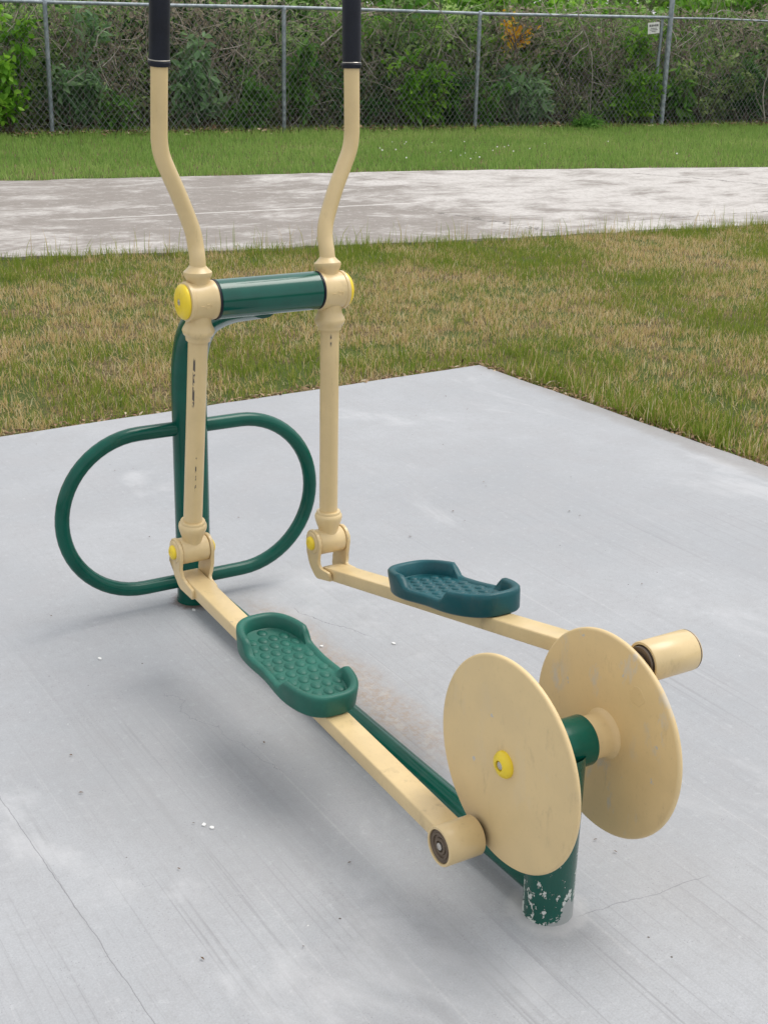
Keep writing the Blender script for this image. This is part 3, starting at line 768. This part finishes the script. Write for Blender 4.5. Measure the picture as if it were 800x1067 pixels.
# front post with its horizontal axle housing
mb = MB(); mb.add(*tube([(0,0,z) for z in (-.02,.03,.08,.13,.18,.23,.28,ZA)], RP, 40, False)); P(mb, 'front_post', 'green_flaking')
mb = MB(); mb.add(*lathe((0,YA,ZA),(1,0,0),[(-.060,0),(-.060,.041),(-.057,RP),(.057,RP),(.060,.041),(.060,0)],48))
mb.add(*lathe((0,.003,ZA-.03),(0,0,-1),[(.0,.0465),(.022,.0452)],40)); P(mb, 'axle_housing', 'green')
# rear post, bent forward to the crossbar
pts = [(0,L,z) for z in (-.02,.1,.2,.3,.4,.48,.55)]
cv = catmull([(0,L,.50),(0,L,.60),(0,1.512,.655),(0,1.484,.718),(0,1.432,.768),(0,1.368,.803),(0,1.275,.838),(0,1.185,.863),(0,CBY+.022,CBZ-.011)], 6)
mb = MB(); mb.add(*tube(pts[:-1]+[tuple(p) for p in cv if p.z > .5], RP, 36)); 
mb.add(*lathe((0,L,-.02),(0,0,1),[(0,.0462),(.024,.0460),(.030,.0450)],32)); P(mb, 'rear_post', 'green')
mb = MB(); mb.add(*tube([(0,.02,.046),(0,L-.02,.046)], .029, 28)); P(mb, 'base_beam', 'green')
mb = MB(); mb.add(*lathe((0,CBY,CBZ),(1,0,0),[(-CBH,0),(-CBH,.0405),(-CBH+.002,.0421),(CBH-.002,.0421),(CBH,.0405),(CBH,0)],48)); cb = P(mb, 'crossbar', 'green_bar')
for sd in (-1,1):
    mb = MB(); mb.add(*lathe((sd*CBH,CBY,CBZ),(sd,0,0),[(0,.0),(.0005,.0432 if sd < 0 else .0421),(.0050,.0432 if sd < 0 else .0421),(.0055,0)],40)); P(mb, 'seal_ring', 'black', cb)
# stabiliser loop
hl, rh, zr, rt = .3461,.2086,.2693,.0183; loop = []
for a in np.linspace(90,270,29): loop.append((-(hl-rh)+rh*math.cos(R(a)), L, zr+rh*math.sin(R(a))))
for a in np.linspace(-90,90,29): loop.append(((hl-rh)+rh*math.cos(R(a)), L, zr+rh*math.sin(R(a))))
mb = MB(); mb.add(*tube(loop, rt, 20, False, True)); P(mb, 'stabiliser_loop', 'green')

# crank discs: outer/inner profile with rounded rim, boss toward the housing
def disc(sd, xin):
    out = xin+sd*.0085; xin_ = xin+.0025; mb = MB()
    pr = [(0,0),(0,.030),(0,RD-.005),(.0010,RD-.0020),(.0030,RD-.0004),(.0055,RD),(.0080,RD-.0004),(.0100,RD-.0020),(.0110,RD-.005),(.0110,.03),(.0110,0)]
    mb.add(*lathe((xin_ if sd < 0 else xin,YA,ZA),(sd,0,0),pr,96)); out = out if sd < 0 else xin+sd*.011
    gap = abs(xin)-.060
    mb.add(*lathe((xin,YA,ZA),(-sd,0,0),[(-.001,.0465),(.003,.0425),(.008,.0395),(.014,.0385),(gap,.0375),(gap,0)],40))
    o = P(mb, 'crank_disc', 'beige_disc')
    mb = MB(); mb.add(*lathe((out,YA,ZA),(sd,0,0),[(0,.0235),(.004,.0235),(.009,.0205),(.0125,.0135),(.0128,.0095),(.008,.0085),(.008,0)],28)); cap = P(mb, 'axle_cap', 'yellow', o)
    mb = MB(); mb.add(*lathe((out+sd*.007,YA,ZA),(sd,0,0),[(0,.0078),(.004,.0074),(.0055,.004),(.0055,0)],8)); P(mb, 'axle_bolt', 'steel', o)
    return o, out
dL, outL = disc(-1,-.098); dR, outR = disc(1,.1025)
# lump and chip on the right disc's inner face (old weld mark)
mb = MB(); w_ = []
for k in range(14): a = 2*math.pi*k/14; rr = .017*(.75+.4*random.random()); w_.append((rr*math.cos(a), rr*1.15*math.sin(a)))
PINR = Vector((0,-.0456,.4769)); PINL = Vector((0,.0697,.1536))
mb.add(*prism(w_, -.0042, .0005, Matrix.Translation((.1025,-.062,.425))@Matrix.Rotation(R(-90),4,'Y'))); P(mb, 'weld_mark', 'beige_disc', dR, bevel=.001)

# swing arms
def swing(sd, tilt, pivY, pivZ):
    Lh = .598; T = R(tilt)
    M4 = Matrix.Translation((0,pivY,pivZ))@Matrix.Rotation(T,4,'X')     # +X rotation by T tilts top toward -Y
    arm_o = (sd*.158,0,0); mb = MB()
    def ad(vf): mb.add([M4 @ Vector(q) for q in vf[0]], vf[1])
    ax = (0,0,1); o = Vector((sd*.158,0,0))
    # lower socket and pivot barrel
    ad(lathe(o,ax,[(.010,.0225),(.024,.0225),(.034,.0245),(.046,.0290),(.054,.0315),(.060,.0325),(.066,.0318),(.0695,.0285),(.073,.0285),(.075,.0275),(.0755,.0215),(.10,.0215),(Lh-.088,.0215),(Lh-.0875,.0265),(Lh-.082,.0275),(Lh-.078,.0280),(Lh-.074,.0325),(Lh-.066,.0350),(Lh-.061,.0335),(Lh-.052,.0285),(Lh-.044,.0270),(Lh-.03,.027),(Lh-.01,.025)],36))
    ad(lathe(o,(1,0,0),[(-.033,0),(-.033,.029),(-.031,.0305),(.031,.0305),(.033,.029),(.033,0)],32))
    # upper hub
    hub = o+Vector((0,0,Lh))
    ad(lathe(hub,(sd,0,0),[(-.033,0),(-.0335,.0385),(-.031,.0415),(-.024,.0425),(-.019,.0405),(.010,.0400),(.024,.0400),(.0255,.0420),(.0315,.0420),(.033,.040),(.033,0)],40))
    ad(lathe(hub+Vector((0,.004,0)),(0,.14,1),[(.02,.0235),(.034,.0235),(.042,.0245),(.050,.0285),(.055,.0305),(.060,.0302),(.066,.0235),(.071,.0190),(.074,.0175)],32))
    # handle tube
    H = [(0,.009,.05),(0,.015,.085),(.0005,.024,.11),(.004,.030,.136),(.0135,.0345,.165),(.0345,.040,.216),(.056,.043,.262),(.0705,.0442,.295),(.0765,.0445,.325),(.0775,.0452,.36),(.0775,.0488,.47),(.0775,.0518,.60),(.0775,.0535,.655)]
    ad(tube([hub+Vector((sd*u,v_,w)) for u,v_,w in catmull(H,6)], .0172, 24))
    ob = P(mb, 'swing_arm', 'beige_arm' if True else 'beige', ang=42)
    def sub(vf, name, mat):
        m2 = MB(); m2.add([M4 @ Vector(q) for q in vf[0]], vf[1]); return P(m2, name, mat, ob)
    # grip: ribbed sleeve with an end ring
    a = hub+Vector((sd*.0775,.0488,.470)); b = hub+Vector((sd*.0775,.0535,.655)); d = (b-a)
    pr = [(-.001,.0175),(-.0008,.0205),(.002,.0222),(.0075,.0222),(.0095,.0205)]; t = .012
    while t < .172: pr += [(t,.0204),(t+.0006,.02055),(t+.0014,.02055),(t+.0020,.0204)]; t += .0030
    pr += [(.178,.0205),(.180,.0228),(.190,.0228),(.194,.018),(.196,0)]
    sub(lathe(a,d,pr,28),'hand_grip','black')
    sub(lathe(a+d.normalized()*.0098,d,[(0,.0206),(.0006,.0211),(.0016,.0211),(.0022,.0206)],28),'grip_ring','steel')
    yc = sub(lathe(hub+Vector((sd*.0335,0,0)),(sd,0,0),[(0,.0370),(.003,.0378),(.006,.0370),(.0105,.032),(.0135,.022),(.0145,.010),(.012,.0075),(.011,0)],36),'hub_cap','yellow')
    sub(lathe(hub+Vector((sd*.0335+sd*.0105,0,0)),(sd,0,0),[(0,.0068),(.003,.0062),(.0042,.003),(.0042,0)],8),'hub_bolt','steel')
    # raised casting mark on the hub, facing the user
    m2 = MB()
    for cx, cz, w, h in ((-.010,0,.010,.002),(.003,.004,.008,.002),(.003,-.004,.008,.002),(.010,0,.002,.010)):
        m2.add(*box((0,0,0),(w*.8,.0026,h*.7))); m2.v[-8:] = [tuple(M4 @ (Vector(q)+hub+Vector((cx,-.0402,cz)))) for q in m2.v[-8:]]
    P(m2,'casting_mark','beige',ob,smooth=False,bevel=.0006)
    return ob
swing(-1, 7.2, 1.160, .3020)
swing(1, -.4, 1.081, .2935)

# pedal bars: rectangular tube, fork and pivot caps at the rear, bearing sleeve on the crank pin
def pedal_bar(sd, piv, rear, front, pin, x0, x1):
    X = sd*.158; a = Vector((X,*rear)); b = Vector((X,*front)); d = (b-a); ln = d.length; d.normalize()
    z = Vector((1,0,0)).cross(d).normalized(); z = -z if z.z < 0 else z
    M4 = Matrix((( 1,d.x,z.x,a.x),(0,d.y,z.y,a.y),(0,d.z,z.z,a.z),(0,0,0,1)))   # local x, y along bar, z up
    mb = MB()
    sec = rrect(.050,.030,.0035,3); n = len(sec)
    v = [M4 @ Vector((x,t,z_)) for t in (0,ln) for x,z_ in sec]
    f = [tuple(range(n)),tuple(range(n,2*n))[::-1]]+[(k,n+k,n+(k+1)%n,(k+1)%n) for k in range(n)]
    mb.add(v,f)
    bar = P(mb, 'pedal_bar', 'beige', bevel=0)
    # bearing sleeve
    pr = [(0,.030),(0,.0345),(.0015,.0355),(x1-x0-.0015,.0355),(x1-x0,.0345),(x1-x0,.030)] if sd > 0 else None
    xs, xe = (x0,x1)
    m2 = MB(); m2.add(*lathe((xs,pin.y,pin.z),(sd,0,0),[(.010,.0),(.010,.0305),(.0,.0305),(0,.0345),(.0015,.0355),(abs(xe-xs)-.0015,.0355),(abs(xe-xs),.0345),(abs(xe-xs),.0305),(abs(xe-xs)-.006,.0300),(abs(xe-xs)-.006,0)],40))
    sl = P(m2, 'bearing_sleeve', 'beige', bar)
    m2 = MB(); e = xe-sd*.006
    if sd < 0:
        m2.add(*lathe((e,pin.y,pin.z),(sd,0,0),[(0,.0298),(.004,.0298),(.0045,.0285),(.003,.0275),(.003,.0245),(.0045,.0235),(.0045,.0205),(.002,.0195),(.002,.0155),(.0042,.0145),(.0042,.0100),(.001,.0095),(.001,0)],36)); P(m2,'bearing','bearing',bar)
        m2 = MB(); m2.add(*lathe((e,pin.y,pin.z),(sd,0,0),[(0,.0075),(.0055,.007),(.0065,.004),(.0065,0)],8)); P(m2,'pin_bolt','steel',bar)
    else:
        m2.add(*lathe((e,pin.y,pin.z),(sd,0,0),[(.0045,.0),(.0045,.0352),(.0074,.0352),(.0074,.0)],36)); P(m2,'bearing','bearing',bar)
        m2 = MB(); m2.add(*lathe((xe,pin.y,pin.z),(sd,0,0),[(.0014,0),(.0014,.0335),(.004,.0335),(.0055,.031),(.0062,0)],40)); P(m2,'end_cap','beige',bar)
    xd = outL if sd < 0 else outR
    m2 = MB(); m2.add(*lathe((xd,pin.y,pin.z),(sd,0,0),[(0,.017),(abs(xs-xd)+.012,.017)],24))
    for k in range(2 if sd > 0 else 1):
        t = .004+k*.0055
        m2.add(*lathe((xd+sd*t,pin.y,pin.z),(sd,0,0),[(0,.017),(.0005,.0270),(.003,.0285),(.0045,.0270),(.005,.017)],32))
    P(m2,'crank_pin','bearing',bar)
    # fork plates
    pv = Vector((piv[0],piv[1])); sl_ = (front[1]-rear[1])/(front[0]-rear[0])
    zb = lambda y: rear[1]+(y-rear[0])*sl_-.0165
    r = .0325; out = []
    for k in range(17): aa = R(0+180*k/16); out.append((pv.x+r*math.cos(aa), pv.y+r*math.sin(aa)))     # over the top: +y (rear)... to -y (front)
    yf = pv.x-.026; yb = pv.x+.028
    out.append((yf-.003,pv.y-.02)); out.append((yf,pv.y-.035)); 
    zt = rear[1]+(yf-rear[0])*sl_+.012
    fx = yf-.040
    out += [(yf-.001,zt+.012),(yf-.004,zt+.005),(yf-.010,zt+.001-.010*sl_),(fx,zb(fx)+.026),(fx-.003,zb(fx)+.020),(fx-.003,zb(fx)+.007),(fx,zb(fx)+.002)]
    for k in range(9):
        aa = R(270+90*k/8); out.append((yb-.034+.034*math.cos(aa), zb(yb-.034)+.036+.036*math.sin(aa)))
    out += [(yb+.0015,pv.y-.03),(pv.x+r*.97,pv.y-.008)]
    for s2 in (-1,1):
        m2 = MB(); MM = Matrix(((0,0,1,X+s2*.0385),(1,0,0,0),(0,1,0,0),(0,0,0,1)))
        vv, fc = prism(out,-.0045,.0045,MM)
        for q in vv:                                   # lower ends are pressed in against the bar
            w = min(1,max(0,(pv.y-.040-q.z)/.036)); q.x -= s2*.0105*w*w*(3-2*w)
        m2.add(vv, fc)
        m2.add(*lathe((X+s2*.0428,pv.x,pv.y),(s2,0,0),[(0,.027),(.002,.0265),(.003,.024),(.003,0)],28))
        P(m2,'fork_plate','beige',bar,bevel=.0022,ang=50)
    for s2 in (-1,1):
        m2 = MB(); m2.add(*lathe((X+s2*.0455,pv.x,pv.y),(s2,0,0),[(0,.0170),(.003,.0170),(.006,.0155),(.0085,.0105),(.0088,.006),(.0075,.0055),(.0075,0)],24)); P(m2,'pivot_cap','yellow',bar)
    return bar, M4, ln
bL = pedal_bar(-1,(1.160,.3020),(1.185,.2255),(.0697,.163),PINL,-.117,-.190)
bR = pedal_bar(1,(1.081,.2935),(1.060,.2215),(-.040,.452),PINR,.123,.222)

# pedals: moulded shoe-shaped trays, raised round the toe and the heel, bumps on the floor
def pedal(sd, bar, M4, t0, t1, mat, lab, xc):
    N = 96; Lp = t1-t0; Wd = .0775
    def outline(k, inset=0.):
        a = 2*math.pi*k/N; c, s_ = math.cos(a), math.sin(a)
        ex = 2/2.9; y = math.copysign(abs(c)**ex, c); x = math.copysign(abs(s_)**ex, s_)
        hw = Wd*(1-.10*math.exp(-((y+.02)/.36)**2)) if True else Wd
        toe = y < 0
        if toe: hw *= 1.0
        return x*(hw-inset), y*(Lp/2-inset)
    def wall(k):
        x, y = outline(k); u = y/(Lp/2)                    # u=-1 toe, +1 heel
        sm = lambda a,b,q: (lambda w: w*w*(3-2*w))(min(1,max(0,(q-a)/(b-a))))
        toe = sm(-.36,-.52,u) if x*sd*1 < 9 else 0
        heel = sm(.36,.52,u)
        h = .0265+.0270*toe+.0220*heel
        return h
    FL = .0215; rings = []
    def ring(ins, zf): rings.append([(*outline(k,ins), zf(k)) for k in range(N)])
    ring(.010, lambda k: 0.); ring(.003, lambda k: .001); ring(.0, lambda k: .005)
    ring(-.003, lambda k: wall(k)*.75); ring(-.003, lambda k: wall(k)-.004); ring(.0, lambda k: wall(k)-.0008); ring(.004, wall); ring(.0095, lambda k: wall(k)-.001)
    ring(.0135, lambda k: wall(k)-.005); ring(.0165, lambda k: FL+.003 if wall(k) > .03 else FL+.001); ring(.022, lambda k: FL)
    v = []; f = []
    for q in rings: v += q
    for i in range(len(rings)-1):
        for k in range(N): f.append((i*N+k,i*N+(k+1)%N,(i+1)*N+(k+1)%N,(i+1)*N+k))
    f.append(tuple(range(N))[::-1]); f.append(tuple((len(rings)-1)*N+k for k in range(N)))
    T = M4@Matrix.Translation((xc-sd*.158,(t0+t1)/2,.0152))
    mb = MB(); mb.add([T @ Vector(q) for q in v], f)
    o = P(mb,'pedal',mat,ang=50); tag(o, lab)
    m2 = MB()
    nr = 11
    for i in range(nr):
        for j in range(5 if i%2 == 0 else 4):
            y = -Lp*.415+Lp*.83*i/(nr-1); x = (j-(2 if i%2 == 0 else 1.5))*.0245
            if abs(x)+max(0,abs(y)-Lp*.34)*1.2 > .056: continue
            vv, fc = lathe((0,0,0),(0,0,1),[(-.002,.0130),(.0010,.0114),(.0027,.0080),(.0037,.0038),(.0039,0)],14); m2.add([T @ Vector((q[0]*.92+x,q[1]*1.12+y,q[2]+FL)) for q in vv], fc)
    P(m2,'tread_bumps',mat,o)
    m2 = MB(); v, fc = prism(rrect(.044,.12,.006,3),-.0005,.004,M4@Matrix.Translation((0,(t0+t1)/2,.0152))); 
    return o
# distances along each bar measured from its rear end
pedal(-1,bL[0],bL[1],.358,.716,'pedal_green','dull green pedal',-.160)
pedal(1,bR[0],bR[1],.328,.695,'pedal_teal','darker blue green pedal',.163)

# ================================================================== CAMERA, SKY, SUN
CP = [-1.3028,-1.5181,1.4756,-.556,.3559,.0258,1.3996]
yaw, pitch, roll = CP[3:6]
fw = Vector((-math.sin(yaw)*math.cos(pitch), math.cos(yaw)*math.cos(pitch), -math.sin(pitch)))
rt_ = Vector((math.cos(yaw), math.sin(yaw), 0)); up = rt_.cross(fw)
r2 = rt_*math.cos(roll)+up*math.sin(roll); u2 = -rt_*math.sin(roll)+up*math.cos(roll)
cam = bpy.data.cameras.new('camera'); co = bpy.data.objects.new('camera', cam); COL.objects.link(co)
co.matrix_world = Matrix(((r2.x,u2.x,-fw.x,CP[0]),(r2.y,u2.y,-fw.y,CP[1]),(r2.z,u2.z,-fw.z,CP[2]),(0,0,0,1)))
cam.sensor_fit = 'VERTICAL'; cam.sensor_height = 36; cam.lens = 36*CP[6]*1000/1067
cam.clip_start = .05; cam.clip_end = 1500
S.camera = co

SUN_AZ = math.atan2(.98,.02); EL = R(66)
sd_ = Vector((math.cos(EL)*math.sin(SUN_AZ), math.cos(EL)*math.cos(SUN_AZ), math.sin(EL)))
sl = bpy.data.lights.new('sun','SUN'); sl.energy = 1.05; sl.angle = R(34); sl.color = (1,.955,.89)
so = bpy.data.objects.new('sun', sl); COL.objects.link(so); so.rotation_euler = sd_.to_track_quat('Z','Y').to_euler()
W = bpy.data.worlds.new('World'); S.world = W; W.use_nodes = True; nt = W.node_tree; nt.nodes.clear()
sky = nt.nodes.new('ShaderNodeTexSky'); sky.sky_type = 'NISHITA'; sky.sun_disc = False; sky.sun_elevation = EL; sky.sun_rotation = SUN_AZ
sky.air_density = 1.; sky.dust_density = 3.5; sky.ozone_density = 1.
hs = nt.nodes.new('ShaderNodeHueSaturation'); hs.inputs['Saturation'].default_value = .30
bg = nt.nodes.new('ShaderNodeBackground'); bg.inputs[1].default_value = .15
ow = nt.nodes.new('ShaderNodeOutputWorld')
cl = nt.nodes.new('ShaderNodeMix'); cl.data_type = 'RGBA'; cl.inputs[0].default_value = .55; cl.inputs[7].default_value = (4.9,4.95,5.05,1)   # bright cloud deck
nt.links.new(sky.outputs[0], hs.inputs['Color']); nt.links.new(hs.outputs[0], cl.inputs[6]); nt.links.new(cl.outputs[2], bg.inputs[0]); nt.links.new(bg.outputs[0], ow.inputs[0])
S.view_settings.view_transform = 'Standard'; S.view_settings.look = 'None'; S.view_settings.exposure = 0.60; S.view_settings.gamma = 1
S.cycles.use_denoising = True
S.cycles.max_bounces = 6
